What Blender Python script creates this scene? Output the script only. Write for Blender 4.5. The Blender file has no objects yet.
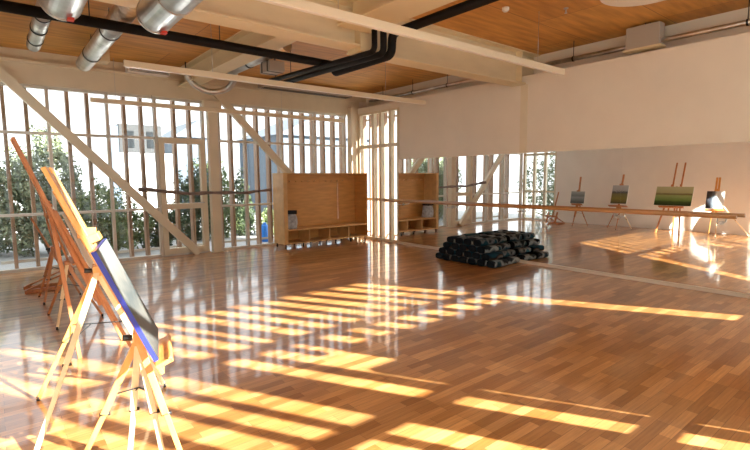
import bpy, bmesh, math, random
from mathutils import Vector, Matrix, Quaternion
R = random.Random(7)
scn = bpy.context.scene
COL = scn.collection

# ------------------------------------------------------------------ materials
def mat(name, col, rough=0.5, metal=0.0, coat=0.0, coat_rough=0.1, vary=0.0, vscale=6.0, stretch=(1, 1, 1), bump=0.0, spec=0.5):
    m = bpy.data.materials.new(name); m.use_nodes = True
    nt = m.node_tree; N = nt.nodes; L = nt.links
    b = N['Principled BSDF']
    b.inputs['Base Color'].default_value = (*col, 1)
    b.inputs['Roughness'].default_value = rough
    b.inputs['Metallic'].default_value = metal
    b.inputs['Coat Weight'].default_value = coat
    b.inputs['Coat Roughness'].default_value = coat_rough
    b.inputs['Specular IOR Level'].default_value = spec
    if vary or bump:
        tc = N.new('ShaderNodeTexCoord'); mp = N.new('ShaderNodeMapping')
        mp.inputs['Scale'].default_value = stretch
        L.new(tc.outputs['Object'], mp.inputs['Vector'])
        nz = N.new('ShaderNodeTexNoise'); nz.inputs['Scale'].default_value = vscale; nz.inputs['Detail'].default_value = 4
        L.new(mp.outputs['Vector'], nz.inputs['Vector'])
        if vary:
            rp = N.new('ShaderNodeValToRGB')
            rp.color_ramp.elements[0].position = 0.3; rp.color_ramp.elements[1].position = 0.7
            rp.color_ramp.elements[0].color = (*[c * (1 - vary) for c in col], 1)
            rp.color_ramp.elements[1].color = (*[min(1, c * (1 + vary)) for c in col], 1)
            L.new(nz.outputs['Fac'], rp.inputs['Fac']); L.new(rp.outputs['Color'], b.inputs['Base Color'])
        if bump:
            bp = N.new('ShaderNodeBump'); bp.inputs['Strength'].default_value = bump; bp.inputs['Distance'].default_value = 0.01
            L.new(nz.outputs['Fac'], bp.inputs['Height']); L.new(bp.outputs['Normal'], b.inputs['Normal'])
    return m

def glass_mat(name):
    m = bpy.data.materials.new(name); m.use_nodes = True
    nt = m.node_tree; N = nt.nodes; L = nt.links
    N.remove(N['Principled BSDF'])
    tr = N.new('ShaderNodeBsdfTransparent'); tr.inputs['Color'].default_value = (0.96, 0.98, 0.97, 1)
    gl = N.new('ShaderNodeBsdfGlossy'); gl.inputs['Roughness'].default_value = 0.02
    lw = N.new('ShaderNodeLayerWeight'); lw.inputs['Blend'].default_value = 0.5
    pw = N.new('ShaderNodeMath'); pw.operation = 'POWER'; pw.inputs[1].default_value = 5; L.new(lw.outputs['Facing'], pw.inputs[0])
    ml = N.new('ShaderNodeMath'); ml.operation = 'MULTIPLY_ADD'; ml.inputs[1].default_value = .5; ml.inputs[2].default_value = .02; L.new(pw.outputs[0], ml.inputs[0])
    mx = N.new('ShaderNodeMixShader')
    L.new(ml.outputs[0], mx.inputs['Fac']); L.new(tr.outputs[0], mx.inputs[1]); L.new(gl.outputs[0], mx.inputs[2])
    L.new(mx.outputs[0], N['Material Output'].inputs['Surface'])
    return m

def floor_mat():
    m = mat('parquet', (0.4, 0.2, 0.08), 0.3, coat=0.9, coat_rough=0.07)
    nt = m.node_tree; N = nt.nodes; L = nt.links; b = N['Principled BSDF']
    tc = N.new('ShaderNodeTexCoord')
    br = N.new('ShaderNodeTexBrick')
    br.inputs['Scale'].default_value = 1.0
    br.inputs['Brick Width'].default_value = 0.46; br.inputs['Row Height'].default_value = 0.072
    br.inputs['Mortar Size'].default_value = 0.0012; br.inputs['Mortar Smooth'].default_value = 0.3
    br.offset = 0.37; br.offset_frequency = 2; br.squash = 1.0
    br.inputs['Color1'].default_value = (0.36, 0.145, 0.035, 1)
    br.inputs['Color2'].default_value = (0.68, 0.35, 0.13, 1)
    br.inputs['Mortar'].default_value = (0.16, 0.07, 0.03, 1)
    L.new(tc.outputs['Object'], br.inputs['Vector'])
    # larger panels of three strips that share a tone
    b2 = N.new('ShaderNodeTexBrick'); b2.inputs['Scale'].default_value = 1.0
    b2.inputs['Brick Width'].default_value = 0.92; b2.inputs['Row Height'].default_value = 0.216; b2.inputs['Mortar Size'].default_value = 0.0
    b2.inputs['Color1'].default_value = (0.75, 0.72, 0.7, 1); b2.inputs['Color2'].default_value = (1.12, 1.12, 1.1, 1)
    L.new(tc.outputs['Object'], b2.inputs['Vector'])
    mp = N.new('ShaderNodeMapping'); mp.inputs['Scale'].default_value = (4, 70, 1)
    L.new(tc.outputs['Object'], mp.inputs['Vector'])
    nz = N.new('ShaderNodeTexNoise'); nz.inputs['Scale'].default_value = 1.0; nz.inputs['Detail'].default_value = 5
    L.new(mp.outputs['Vector'], nz.inputs['Vector'])
    rp = N.new('ShaderNodeValToRGB')
    rp.color_ramp.elements[0].color = (0.74, 0.7, 0.66, 1); rp.color_ramp.elements[1].color = (1.15, 1.15, 1.15, 1)
    rp.color_ramp.elements[0].position = 0.3; rp.color_ramp.elements[1].position = 0.7
    L.new(nz.outputs['Fac'], rp.inputs['Fac'])
    m1 = N.new('ShaderNodeMix'); m1.data_type = 'RGBA'; m1.blend_type = 'MULTIPLY'; m1.inputs[0].default_value = 0.9
    m2 = N.new('ShaderNodeMix'); m2.data_type = 'RGBA'; m2.blend_type = 'MULTIPLY'; m2.inputs[0].default_value = 0.8
    L.new(br.outputs['Color'], m1.inputs[6]); L.new(b2.outputs['Color'], m1.inputs[7])
    L.new(m1.outputs[2], m2.inputs[6]); L.new(rp.outputs['Color'], m2.inputs[7])
    L.new(m2.outputs[2], b.inputs['Base Color'])
    # gentle waviness of the lacquer
    n3 = N.new('ShaderNodeTexNoise'); n3.inputs['Scale'].default_value = 5.0; n3.inputs['Detail'].default_value = 2
    L.new(tc.outputs['Object'], n3.inputs['Vector'])
    bp = N.new('ShaderNodeBump'); bp.inputs['Strength'].default_value = 0.06; bp.inputs['Distance'].default_value = 0.02
    L.new(n3.outputs['Fac'], bp.inputs['Height']); L.new(bp.outputs['Normal'], b.inputs['Coat Normal']); 
    return m

def plywood_mat():
    m = mat('plywood_ceiling', (0.5, 0.24, 0.07), 0.55)
    nt = m.node_tree; N = nt.nodes; L = nt.links; b = N['Principled BSDF']
    tc = N.new('ShaderNodeTexCoord')
    br = N.new('ShaderNodeTexBrick'); br.inputs['Scale'].default_value = 1.0
    br.inputs['Brick Width'].default_value = 2.4; br.inputs['Row Height'].default_value = 1.2; br.inputs['Mortar Size'].default_value = 0.004
    br.inputs['Color1'].default_value = (0.56, 0.27, 0.055, 1); br.inputs['Color2'].default_value = (0.66, 0.35, 0.085, 1)
    br.inputs['Mortar'].default_value = (0.2, 0.09, 0.03, 1)
    L.new(tc.outputs['Object'], br.inputs['Vector'])
    mp = N.new('ShaderNodeMapping'); mp.inputs['Scale'].default_value = (1.2, 9, 1)
    L.new(tc.outputs['Object'], mp.inputs['Vector'])
    nz = N.new('ShaderNodeTexNoise'); nz.inputs['Scale'].default_value = 1.3; nz.inputs['Detail'].default_value = 5
    L.new(mp.outputs['Vector'], nz.inputs['Vector'])
    rp = N.new('ShaderNodeValToRGB'); rp.color_ramp.elements[0].color = (0.7, 0.66, 0.6, 1); rp.color_ramp.elements[1].color = (1.2, 1.2, 1.2, 1)
    rp.color_ramp.elements[0].position = 0.3; rp.color_ramp.elements[1].position = 0.7
    L.new(nz.outputs['Fac'], rp.inputs['Fac'])
    m1 = N.new('ShaderNodeMix'); m1.data_type = 'RGBA'; m1.blend_type = 'MULTIPLY'; m1.inputs[0].default_value = 0.8
    L.new(br.outputs['Color'], m1.inputs[6]); L.new(rp.outputs['Color'], m1.inputs[7]); L.new(m1.outputs[2], b.inputs['Base Color'])
    return m

def duct_mat():
    m = mat('galvanised_steel', (0.62, 0.62, 0.6), 0.32, metal=1.0, vary=0.25, vscale=5)
    nt = m.node_tree; N = nt.nodes; L = nt.links; b = N['Principled BSDF']
    tc = N.new('ShaderNodeTexCoord'); w = N.new('ShaderNodeTexWave'); w.bands_direction = 'Y'; w.inputs['Scale'].default_value = 3.2
    L.new(tc.outputs['Object'], w.inputs['Vector'])
    bp = N.new('ShaderNodeBump'); bp.inputs['Strength'].default_value = 0.35; bp.inputs['Distance'].default_value = 0.01
    L.new(w.outputs['Fac'], bp.inputs['Height']); L.new(bp.outputs['Normal'], b.inputs['Normal'])
    return m

def painting_mat(name, stops, noise=0.12, axis='Z', nscale=4.0, stretch=(1, 3, 8), blot=None):
    m = mat(name, (0.5, 0.5, 0.5), 0.45, coat=0.15)
    nt = m.node_tree; N = nt.nodes; L = nt.links; b = N['Principled BSDF']
    tc = N.new('ShaderNodeTexCoord')
    mp = N.new('ShaderNodeMapping'); mp.inputs['Scale'].default_value = stretch
    L.new(tc.outputs['Generated'], mp.inputs['Vector'])
    nz = N.new('ShaderNodeTexNoise'); nz.inputs['Scale'].default_value = nscale; nz.inputs['Detail'].default_value = 4
    L.new(mp.outputs['Vector'], nz.inputs['Vector'])
    sp = N.new('ShaderNodeSeparateXYZ'); L.new(tc.outputs['Generated'], sp.inputs['Vector'])
    ma = N.new('ShaderNodeMath'); ma.operation = 'MULTIPLY_ADD'
    L.new(nz.outputs['Fac'], ma.inputs[0]); ma.inputs[1].default_value = noise * 2
    su = N.new('ShaderNodeMath'); su.operation = 'SUBTRACT'; su.inputs[1].default_value = noise
    L.new(sp.outputs[axis], su.inputs[0]); L.new(su.outputs[0], ma.inputs[2])
    rp = N.new('ShaderNodeValToRGB'); e = rp.color_ramp.elements
    while len(e) < len(stops): e.new(0.5)
    for k, (p, c) in enumerate(stops):
        e[k].position = p; e[k].color = (*c, 1)
    L.new(ma.outputs[0], rp.inputs['Fac'])
    L.new(rp.outputs['Color'], b.inputs['Base Color'])
    return m

def leaf_mat(name, c1, c2):
    m = mat(name, c1, 0.5)
    nt = m.node_tree; N = nt.nodes; L = nt.links; b = N['Principled BSDF']
    tc = N.new('ShaderNodeTexCoord'); nz = N.new('ShaderNodeTexNoise'); nz.inputs['Scale'].default_value = 5
    L.new(tc.outputs['Object'], nz.inputs['Vector'])
    rp = N.new('ShaderNodeValToRGB'); rp.color_ramp.elements[0].color = (*c1, 1); rp.color_ramp.elements[1].color = (*c2, 1)
    rp.color_ramp.elements[0].position = 0.35; rp.color_ramp.elements[1].position = 0.65
    L.new(nz.outputs['Fac'], rp.inputs['Fac']); L.new(rp.outputs['Color'], b.inputs['Base Color'])
    return m

M = dict(
    floor=floor_mat(), ply=plywood_mat(), duct=duct_mat(), glass=glass_mat('window_glass'),
    lining=mat('painted_plaster', (0.80, 0.74, 0.64), 0.6, vary=0.03, vscale=2),
    wall=mat('white_plaster', (0.88, 0.85, 0.79), 0.6, vary=0.03, vscale=2),
    steel=mat('cream_painted_steel', (0.74, 0.66, 0.50), 0.45, vary=0.04, vscale=3),
    beam=mat('cream_beam_paint', (0.76, 0.66, 0.44), 0.5, vary=0.05, vscale=2, stretch=(1, 1, 4)),
    alu=mat('pale_aluminium', (0.66, 0.62, 0.55), 0.4),
    slat=mat('brown_timber', (0.36, 0.22, 0.14), 0.6, vary=0.25, vscale=5, stretch=(6, 6, 0.6)),
    birch=mat('birch_plywood', (0.62, 0.32, 0.095), 0.45, vary=0.12, vscale=3, stretch=(1, 1, 6)),
    birch_edge=mat('birch_ply_edge', (0.66, 0.40, 0.16), 0.5, vary=0.1, vscale=8),
    black=mat('black_insulation', (0.007, 0.006, 0.006), 0.6, vary=0.3, vscale=12, spec=.2),
    mirror=mat('mirror_silver', (0.93, 0.93, 0.92), 0.0, metal=1.0),
    plinth=mat('pale_trim', (0.74, 0.66, 0.56), 0.45),
    rail=mat('oiled_wood_rail', (0.50, 0.24, 0.08), 0.35, coat=0.3, vary=0.15, vscale=5, stretch=(6, 0.6, 6)),
    chrome=mat('bracket_metal', (0.55, 0.55, 0.55), 0.3, metal=1.0),
    lamp=mat('lamp_housing', (0.82, 0.73, 0.54), 0.4), diff=mat('lamp_diffuser', (0.86, 0.80, 0.70), 0.35),
    easel=mat('orange_beech', (0.72, 0.34, 0.09), 0.42, coat=0.2, vary=0.15, vscale=6, stretch=(4, 4, 1)),
    easel_dark=mat('reddish_beech', (0.50, 0.20, 0.07), 0.45, coat=0.2, vary=0.2, vscale=6, stretch=(4, 4, 1)),
    easel_sunlit=mat('sunlit_beech', (0.80, 0.60, 0.36), 0.45, coat=0.1, vary=0.1, vscale=6, stretch=(4, 4, 1)),  # lit copy of the beech: sunlight on some legs put into the colour
    canvas=mat('canvas_edge', (0.82, 0.80, 0.76), 0.7), blue=mat('ultramarine_edge', (0.025, 0.035, 0.30), 0.4),
    darkmetal=mat('dark_metal', (0.05, 0.05, 0.05), 0.4, metal=0.6),
    greybag=mat('grey_fabric', (0.42, 0.44, 0.46), 0.8, vary=0.35, vscale=14, bump=0.4),
    blackcloth=mat('black_fabric', (0.02, 0.02, 0.025), 0.85, bump=0.3, vscale=20),
    branch=mat('driftwood', (0.22, 0.17, 0.15), 0.8, vary=0.4, vscale=10, bump=0.6),
    red=mat('red_sticker', (0.6, 0.05, 0.03), 0.5),
    greybox=mat('grey_painted_metal', (0.42, 0.38, 0.33), 0.5), white=mat('white_plastic', (0.82, 0.80, 0.76), 0.4),
    paving=mat('pale_paving', (0.40, 0.40, 0.40), 0.8, vary=0.1, vscale=2),
    render_white=mat('white_render', (0.85, 0.86, 0.88), 0.8), bgrey=mat('grey_cladding', (0.026, 0.028, 0.031), 0.7, vary=0.15, vscale=3, stretch=(1, 1, 8)),
    bblue=mat('blue_grey_cladding', (0.07, 0.095, 0.125), 0.7, vary=0.05), roof=mat('pale_roof', (0.12, 0.145, 0.175), 0.6),
    pane_dark=mat('dark_pane', (0.012, 0.015, 0.018), 0.6, spec=.1), bluedrum=mat('blue_plastic', (0.02, 0.22, 0.75), 0.4),
    bark=mat('bark', (0.16, 0.11, 0.07), 0.8, vary=0.3, vscale=12),
    leaf1=leaf_mat('grey_green_leaves', (0.11, 0.14, 0.08), (0.27, 0.31, 0.19)),
    leaf2=leaf_mat('dark_green_leaves', (0.03, 0.05, 0.022), (0.09, 0.13, 0.055)),
    leaf3=leaf_mat('yellow_green_leaves', (0.08, 0.13, 0.045), (0.20, 0.25, 0.10)),
)

# ------------------------------------------------------------------ mesh helpers
def box(bm, a, b, mi=0):
    x0, y0, z0 = [min(p, q) for p, q in zip(a, b)]; x1, y1, z1 = [max(p, q) for p, q in zip(a, b)]
    v = [bm.verts.new(c) for c in ((x0, y0, z0), (x1, y0, z0), (x1, y1, z0), (x0, y1, z0), (x0, y0, z1), (x1, y0, z1), (x1, y1, z1), (x0, y1, z1))]
    for f in ((0, 3, 2, 1), (4, 5, 6, 7), (0, 1, 5, 4), (1, 2, 6, 5), (2, 3, 7, 6), (3, 0, 4, 7)):
        bm.faces.new([v[i] for i in f]).material_index = mi

def bar(bm, p, q, w, d, up=(0, 1, 0), taper=1.0):
    """rectangular bar from p to q: w along 'up' x axis, d along 'up' direction"""
    p, q = Vector(p), Vector(q); a = (q - p).normalized()
    u = Vector(up); u = (u - a * u.dot(a)).normalized(); s = a.cross(u)
    vs = []
    for c, k in ((p, 1.0), (q, taper)):
        for i, j in ((-1, -1), (1, -1), (1, 1), (-1, 1)):
            vs.append(bm.verts.new(c + s * (i * w * k / 2) + u * (j * d * k / 2)))
    for f in ((3, 2, 1, 0), (4, 5, 6, 7), (0, 1, 5, 4), (1, 2, 6, 5), (2, 3, 7, 6), (3, 0, 4, 7)):
        bm.faces.new([vs[i] for i in f])

def tube(bm, pts, r, seg=14, cap=True, radii=None):
    pts = [Vector(p) for p in pts]; rings = []
    t0 = (pts[1] - pts[0]).normalized()
    n = t0.orthogonal().normalized(); prev = t0
    for i, p in enumerate(pts):
        t = (pts[min(i + 1, len(pts) - 1)] - pts[max(i - 1, 0)]).normalized()
        n = prev.rotation_difference(t) @ n; prev = t
        b = t.cross(n); rr = radii[i] if radii else r
        rings.append([bm.verts.new(p + (n * math.cos(2 * math.pi * k / seg) + b * math.sin(2 * math.pi * k / seg)) * rr) for k in range(seg)])
    for a, b in zip(rings, rings[1:]):
        for k in range(seg):
            f = bm.faces.new((a[k], a[(k + 1) % seg], b[(k + 1) % seg], b[k])); f.smooth = True
    if cap:
        bm.faces.new(rings[0][::-1]); bm.faces.new(rings[-1])

def fillet(pts, r, n=6):
    """round the corners of a polyline"""
    pts = [Vector(p) for p in pts]; out = [pts[0]]
    for a, b, c in zip(pts, pts[1:], pts[2:]):
        d1 = (a - b); d2 = (c - b); k = min(r, d1.length * .49, d2.length * .49)
        s, e = b + d1.normalized() * k, b + d2.normalized() * k
        for i in range(n + 1):
            t = i / n; out.append(s * (1 - t) ** 2 + b * 2 * t * (1 - t) + e * t * t)
    out.append(pts[-1]); return out

def disc(bm, c, r, h, seg=40, axis='z'):
    c = Vector(c); d = Vector((0, 0, 1)) if axis == 'z' else Vector((0, 1, 0)) if axis == 'y' else Vector((1, 0, 0))
    tube(bm, [c, c + d * h], r, seg)

def link(name, bm, m, parent=None, bevel=0.0, loc=None):
    """bm is in world coordinates; the object's origin goes to its parent's base or to loc"""
    base = Vector(loc) if loc is not None else Vector((0, 0, 0))
    if parent is not None:
        base = wloc(parent)
    bmesh.ops.recalc_face_normals(bm, faces=bm.faces[:])
    me = bpy.data.meshes.new(name); bm.to_mesh(me); bm.free()
    if base.length: me.transform(Matrix.Translation(-base))
    for k in (m if isinstance(m, (list, tuple)) else [m]): me.materials.append(k)
    o = bpy.data.objects.new(name, me); COL.objects.link(o)
    if parent is not None: o.parent = parent
    else: o.location = base
    if bevel:
        md = o.modifiers.new('bevel', 'BEVEL'); md.width = bevel; md.segments = 2; md.limit_method = 'ANGLE'
    return o

def wloc(o):
    p = Vector(o.location)
    while o.parent: o = o.parent; p += Vector(o.location)
    return p

def tag(o, label, cat, group=None):
    o['label'] = label; o['category'] = cat
    if group: o['group'] = group
    return o

def thing(name, label, cat, loc, group=None):
    o = bpy.data.objects.new(name, None); COL.objects.link(o); o.location = loc; o.empty_display_size = .1
    return tag(o, label, cat, group)

def part(name, m, parent, fn, bevel=0.0):
    bm = bmesh.new(); fn(bm); return link(name, bm, m, parent, bevel)

def solo(name, label, cat, m, fn, loc=(0, 0, 0), group=None, bevel=0.0):
    bm = bmesh.new(); fn(bm); return tag(link(name, bm, m, None, bevel, loc), label, cat, group)

def struct(name, m, fn, parent=None, bevel=0.0, label=None, cat=None):
    bm = bmesh.new(); fn(bm); o = link(name, bm, m, parent, bevel)
    if parent is None:
        o['kind'] = 'structure'
        if label: tag(o, label, cat)
    return o

def sroot(name, loc, label=None, cat=None):
    o = bpy.data.objects.new(name, None); COL.objects.link(o); o.location = loc; o['kind'] = 'structure'
    if label: tag(o, label, cat)
    return o

# ------------------------------------------------------------------ the room
# corner of the glazed front wall (y = 0) and the mirror wall (x = 0) is the origin; the room lies at x < 0, y < 0
XL, YB, ZC = -7.6, -10.15, 3.70
struct('floor', M['floor'], lambda b: box(b, (XL - .3, YB - .3, -.15), (.6, .06, 0)))
struct('ceiling', M['ply'], lambda b: box(b, (XL - .3, YB - .3, ZC), (.6, .5, ZC + .25)))
# wall over the mirror: a lining that stops short of the ceiling, and the wall behind it
def f(b):
    box(b, (0, -1.76, 1.955), (.14, YB, 3.285)); box(b, (.0, -1.76, 0), (.14, YB, 1.955)); box(b, (.0, -1.76, 3.145), (.14, -.0, 3.285)), box(b, (.14, -1.90, 3.145), (.56, .06, 3.20)), box(b, (.44, -1.9, 3.2), (.56, .06, ZC)), box(b, (.14, .0, 3.14), (.56, .16, 3.5))
struct('wall_right', M['lining'], f)
struct('wall_behind', M['lining'], lambda b: box(b, (.42, -1.80, 0), (.56, YB, ZC)))
def f(b):
    box(b, (XL - .15, -1.30, 0), (XL, YB - .1, ZC)); box(b, (XL - .15, 0.06, 3.14), (XL, -1.30, ZC)); box(b, (XL - .15, 0.06, 0), (XL, -1.3, .05))
struct('wall_left', M['wall'], f)
# header over the front glazing
def f(b):
    box(b, (XL, -.06, 3.14), (.14, .16, 3.50)); box(b, (XL, .0, 3.50), (.42, .16, ZC))
struct('wall_front', M['steel'], f)
struct('trim_1', M['steel'], lambda b: box(b, (XL, -.10, 3.47), (0.0, -.06, 3.52)))
struct('trim_2', M['plinth'], lambda b: box(b, (-.045, -1.74, 0), (0, -9.6, .05)), bevel=.004)
struct('trim_3', M['steel'], lambda b: box(b, (-.012, -4.95, 1.955), (0, -5.09, 3.14)))
struct('baseboard_left', M['wall'], lambda b: box(b, (XL, -1.32, 0), (XL + .015, YB, .08)))

# front glazing: two bays, each a frame of mullions and transoms with panes behind
def window(name, xs, x0, x1, plane_y, door=None):
    r = sroot(name, ((x0 + x1) / 2, plane_y, 0))
    def fr(b):
        for x in xs:
            box(b, (x - .025, plane_y - .05, .0), (x + .025, plane_y + .06, 3.14))
        for z, h in ((.025, .025), (.965, .022), (2.345, .022), (3.12, .025)):
            box(b, (x0, plane_y - .045, z - h), (x1, plane_y + .05, z + h))
    part('window_frame', M['alu'], r, fr)
    part('window_pane', M['glass'], r, lambda b: box(b, (x0, plane_y + .01, .03), (x1, plane_y + .016, 3.12)))
    return r
window('window_1', [-7.57, -6.5, -5.6, -4.78, -3.86], XL, -3.83, .05)
window('window_2', [-3.56, -2.95, -2.05, -1.15, -.27], -3.59, -.22, .05)
# door in the left bay
d = sroot('door_1', (-4.3, 0, 0))
def f(b):
    for x in (-4.70, -3.90): box(b, (x - .05, -.03, .03), (x + .05, .10, 2.36))
    for z in (.10, 1.00, 2.31): box(b, (-4.7, -.028, z - .055), (-3.9, .09, z + .055))
part('door_frame', M['steel'], d, f)
part('door_handle', M['chrome'], d, lambda b: tube(b, fillet([(-3.93, -.03, 1.06), (-3.93, -.085, 1.06), (-4.05, -.085, 1.06)], .02), .011))
# return glazing on the mirror wall beside the corner, and its twin at the far left corner
def side_window(name, x, y0, y1, ys):
    r = sroot(name, (x, (y0 + y1) / 2, 0))
    def fr(b):
        for y in ys: box(b, (x - .03, y - .042, 0), (x + .07, y + .042, 3.14))
        for z, h in ((.03, .03), (1.01, .03), (2.31, .04), (3.12, .025)):
            box(b, (x - .025, y0, z - h), (x + .06, y1, z + h))
    part('window_frame', M['steel'], r, fr)
    part('window_pane', M['glass'], r, lambda b: box(b, (x + .01, y0, .03), (x + .016, y1, 3.12)))
side_window('window_3', .03, -.2, -1.74, [-.22, -.78, -1.06, -1.42, -1.71])
side_window('window_4', XL - .08, -.05, -1.3, [-.05, -.45, -.87, -1.28])

# steel columns and braces in front of the glazing
def hcol(name, x0, x1, y0, y1, z1, label):
    def fn(b):
        box(b, (x0, y0, 0), (x0 + .02, y1, z1)); box(b, (x1 - .02, y0, 0), (x1, y1, z1)); box(b, (x0 + .02, (y0 + y1) / 2 - .008, 0), (x1 - .02, (y0 + y1) / 2 + .008, z1))
        box(b, (x0 - .03, y0 - .03, 0), (x1 + .03, y1, .02))
    return struct(name, M['steel'], fn, label=label, cat='column')
def f(b):
    box(b, (-3.80, -.15, 0), (-3.62, -.01, 3.14)); box(b, (-3.84, -.17, 0), (-3.58, -.01, .02)); box(b, (-3.9, -.16, 3.0), (-3.52, -.07, 3.14))
struct('steel_column', M['steel'], f, label='cream steel column between door and second diagonal brace', cat='column', bevel=.006)
struct('steel_column', M['steel'], lambda b: box(b, (-.21, -.19, 0), (.0, -.01, 3.30)), label='cream steel column in the corner right of the wooden bench', cat='column', bevel=.006)
struct('diagonal_brace', M['steel'], lambda b: bar(b, (-7.25, -.10, 3.42), (-4.10, -.10, .02), .15, .10), label='long cream diagonal brace crossing the left window bay', cat='brace')
struct('diagonal_brace', M['steel'], lambda b: bar(b, (-3.60, -.10, 3.30), (-.32, -.10, .02), .14, .10), label='cream diagonal brace running down behind the wooden bench', cat='brace')

# timber slat screens outside the glass, each slat a part
def screen(label, xs, loc, y=.24):
    t = thing('slat_screen', label, 'slat screen', loc)
    for x in xs:
        part('slat', M['slat'], t, lambda b: box(b, (x - .027, y, -.05), (x + .027, y + .17, 3.6)))
    return t
sh = lambda x: -7.31 + (x + 7.31) * 1.025
def rails(t, x0, x1, y=.41):
    [part('rail', M['alu'], t, lambda b: box(b, (x0, y, z), (x1, y + .03, z + .05))) for z in (.1, 3.3)]
t = screen('brown timber slats standing outside the left window bay and door', [sh(x) for x in (-7.1, -6.8, -6.21, -5.91, -5.32, -5.03, -4.43, -4.13)], (-5.7, .29, 0)); rails(t, sh(-7.3), sh(-3.9))
t = screen('brown timber slats standing outside the right window bay behind the bench', [sh(x) for x in (-3.54, -3.27, -2.67, -2.38, -2.1, -1.78, -1.49, -1.2, -.91, -.61, -.33)], (-1.9, .29, 0)); rails(t, sh(-3.7), sh(-.2))

t = thing('slat_screen', 'pale timber slats outside the narrow window between bench corner and mirror', 'slat screen', (.3, -.9, 0))
for y in (-.08, -.36, -.64, -.92, -1.2, -1.48, -1.76):
    part('slat', M['slat'], t, lambda b: box(b, (.24, y - .027, -.05), (.34, y + .027, 3.14)))
for z in (.1, 3.0): part('rail', M['alu'], t, lambda b: box(b, (.34, -1.85, z), (.37, .1, z + .05)))
# rear glazing (behind the camera) through which the low sun falls
def rear(b):
    y0, y1 = YB - .10, YB
    # solid parts, unseen, shaped to block sun between the floor stripes
    box(b, (-3.28, y0, 0), (-.34, y1, 1.97)); box(b, (-2.92, y0, 1.97), (-.34, y1, 2.30)); box(b, (-.34, y0, 0), (.56, y1, 1.02)); box(b, (.0, y0, 1.02), (.56, y1, ZC))
    box(b, (XL - .15, y0, 0), (.0, y1, .10)); box(b, (XL - .15, y0, 3.60), (.56, y1, ZC)); box(b, (-4.01, y0, 0), (-3.66, y1, 2.57)); box(b, (-7.7, y0, 0), (-7.45, y1, ZC))
    box(b, (-5.62, y0, .1), (-5.35, y1, 3.6)); box(b, (-6.55, y0, .1), (-6.2, y1, 3.6))
struct('wall_back', M['wall'], rear)
r = sroot('window_5', (-3.8, YB, 0))
def f(b):
    y0, y1 = YB - .09, YB - .01
    for z in (2.56, 1.50, .79):
        box(b, (XL, y0, z), (-.34 if z < 2 else 0, y1, z + .09))
    for x, w in ((-.31, .05), (-.68, .06), (-1.06, .07), (-1.43, .06), (-1.78, .06), (-2.11, .06), (-2.43, .06), (-2.80, .10), (-3.08, .05)):
        box(b, (x - w, y0, 2.3), (x + w, y1, 3.6))
    for x, w in ((-3.40, .06), (-3.72, .06), (-4.28, .035), (-4.54, .035), (-4.86, .05), (-5.9, .06), (-6.8, .07), (-7.1, .07)):
        box(b, (x - w, y0, .1), (x + w, y1, 3.6))
    box(b, (-4.01, y0, 2.6), (-3.8, y1, 3.6))
part('window_frame', M['alu'], r, f)
part('window_pane', M['glass'], r, lambda b: box(b, (XL, YB - .05, .1), (0, YB - .045, 3.6)))

# ceiling beams
def ibeam_x(b, x0, x1, yc, z0, z1, w=.29):
    box(b, (x0, yc - w / 2, z0), (x1, yc + w / 2, z0 + .025)); box(b, (x0, yc - .02, z0 + .025), (x1, yc + .02, z1 - .02)); box(b, (x0, yc - w / 2, z1 - .02), (x1, yc + w / 2, z1))
def f(b):
    ibeam_x(b, XL, -3.62, -4.90, 3.19, ZC); ibeam_x(b, -3.62, .42, -4.90, 3.14, ZC)
    for x in (-3.60, -.12): box(b, (x - .01, -5.04, 3.165), (x + .01, -4.76, ZC))
    box(b, (-3.60, -5.035, 3.165), (-3.05, -5.015, ZC))
struct('ceiling_beam', M['beam'], f, label='deep cream steel beam crossing the ceiling to the mirror wall', cat='beam')
def ibeam_y(b, xc, y0, y1, z0, z1, w=.30):
    box(b, (xc - w / 2, y0, z0), (xc + w / 2, y1, z0 + .025)); box(b, (xc - .02, y0, z0 + .025), (xc + .02, y1, z1 - .02)); box(b, (xc - w / 2, y0, z1 - .02), (xc + w / 2, y1, z1))
struct('ceiling_beam', M['beam'], lambda b: ibeam_y(b, -4.20, -.05, -4.74, 3.36, ZC), label='cream ceiling beam running from window column to the deep cross beam', cat='beam')
struct('ceiling_beam', M['beam'], lambda b: ibeam_y(b, -3.72, -5.06, YB, 3.36, ZC, .5), label='cream ceiling beam beside the black pipe at the top of the photo', cat='beam')

# mirror, ballet barre
mir = thing('wall_mirror', 'long frameless mirror along the right wall behind the barre', 'mirror', (-.01, -5.4, .05))
ys = [-1.74, -3.4, -5.06, -6.72, -8.38, -9.6]
rm = random.Random(3)
for a, c in zip(ys, ys[1:]):
    def f(b):
        box(b, (-.012, a - .0004, .052), (-.004, c + .0004, 1.955))
    part('mirror_panel', M['mirror'], mir, f)
bar_t = thing('ballet_barre', 'brown wooden ballet barre fixed in front of the mirror', 'barre', (-.2, -4.8, 1.0))
part('rail', M['rail'], bar_t, lambda b: tube(b, [(-.2, -1.44, 1.005), (-.2, -8.2, 1.025)], .024, 16))
for y in (-1.9, -3.4, -5.06, -6.72, -8.0):
    part('bracket', M['chrome'], bar_t, lambda b: (tube(b, fillet([(-.013, y, .93), (-.2, y, .93), (-.2, y, 1.0)], .05), .009, 10), disc(b, (-.022, y, .93), .03, .009, 16, 'x')))

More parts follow.
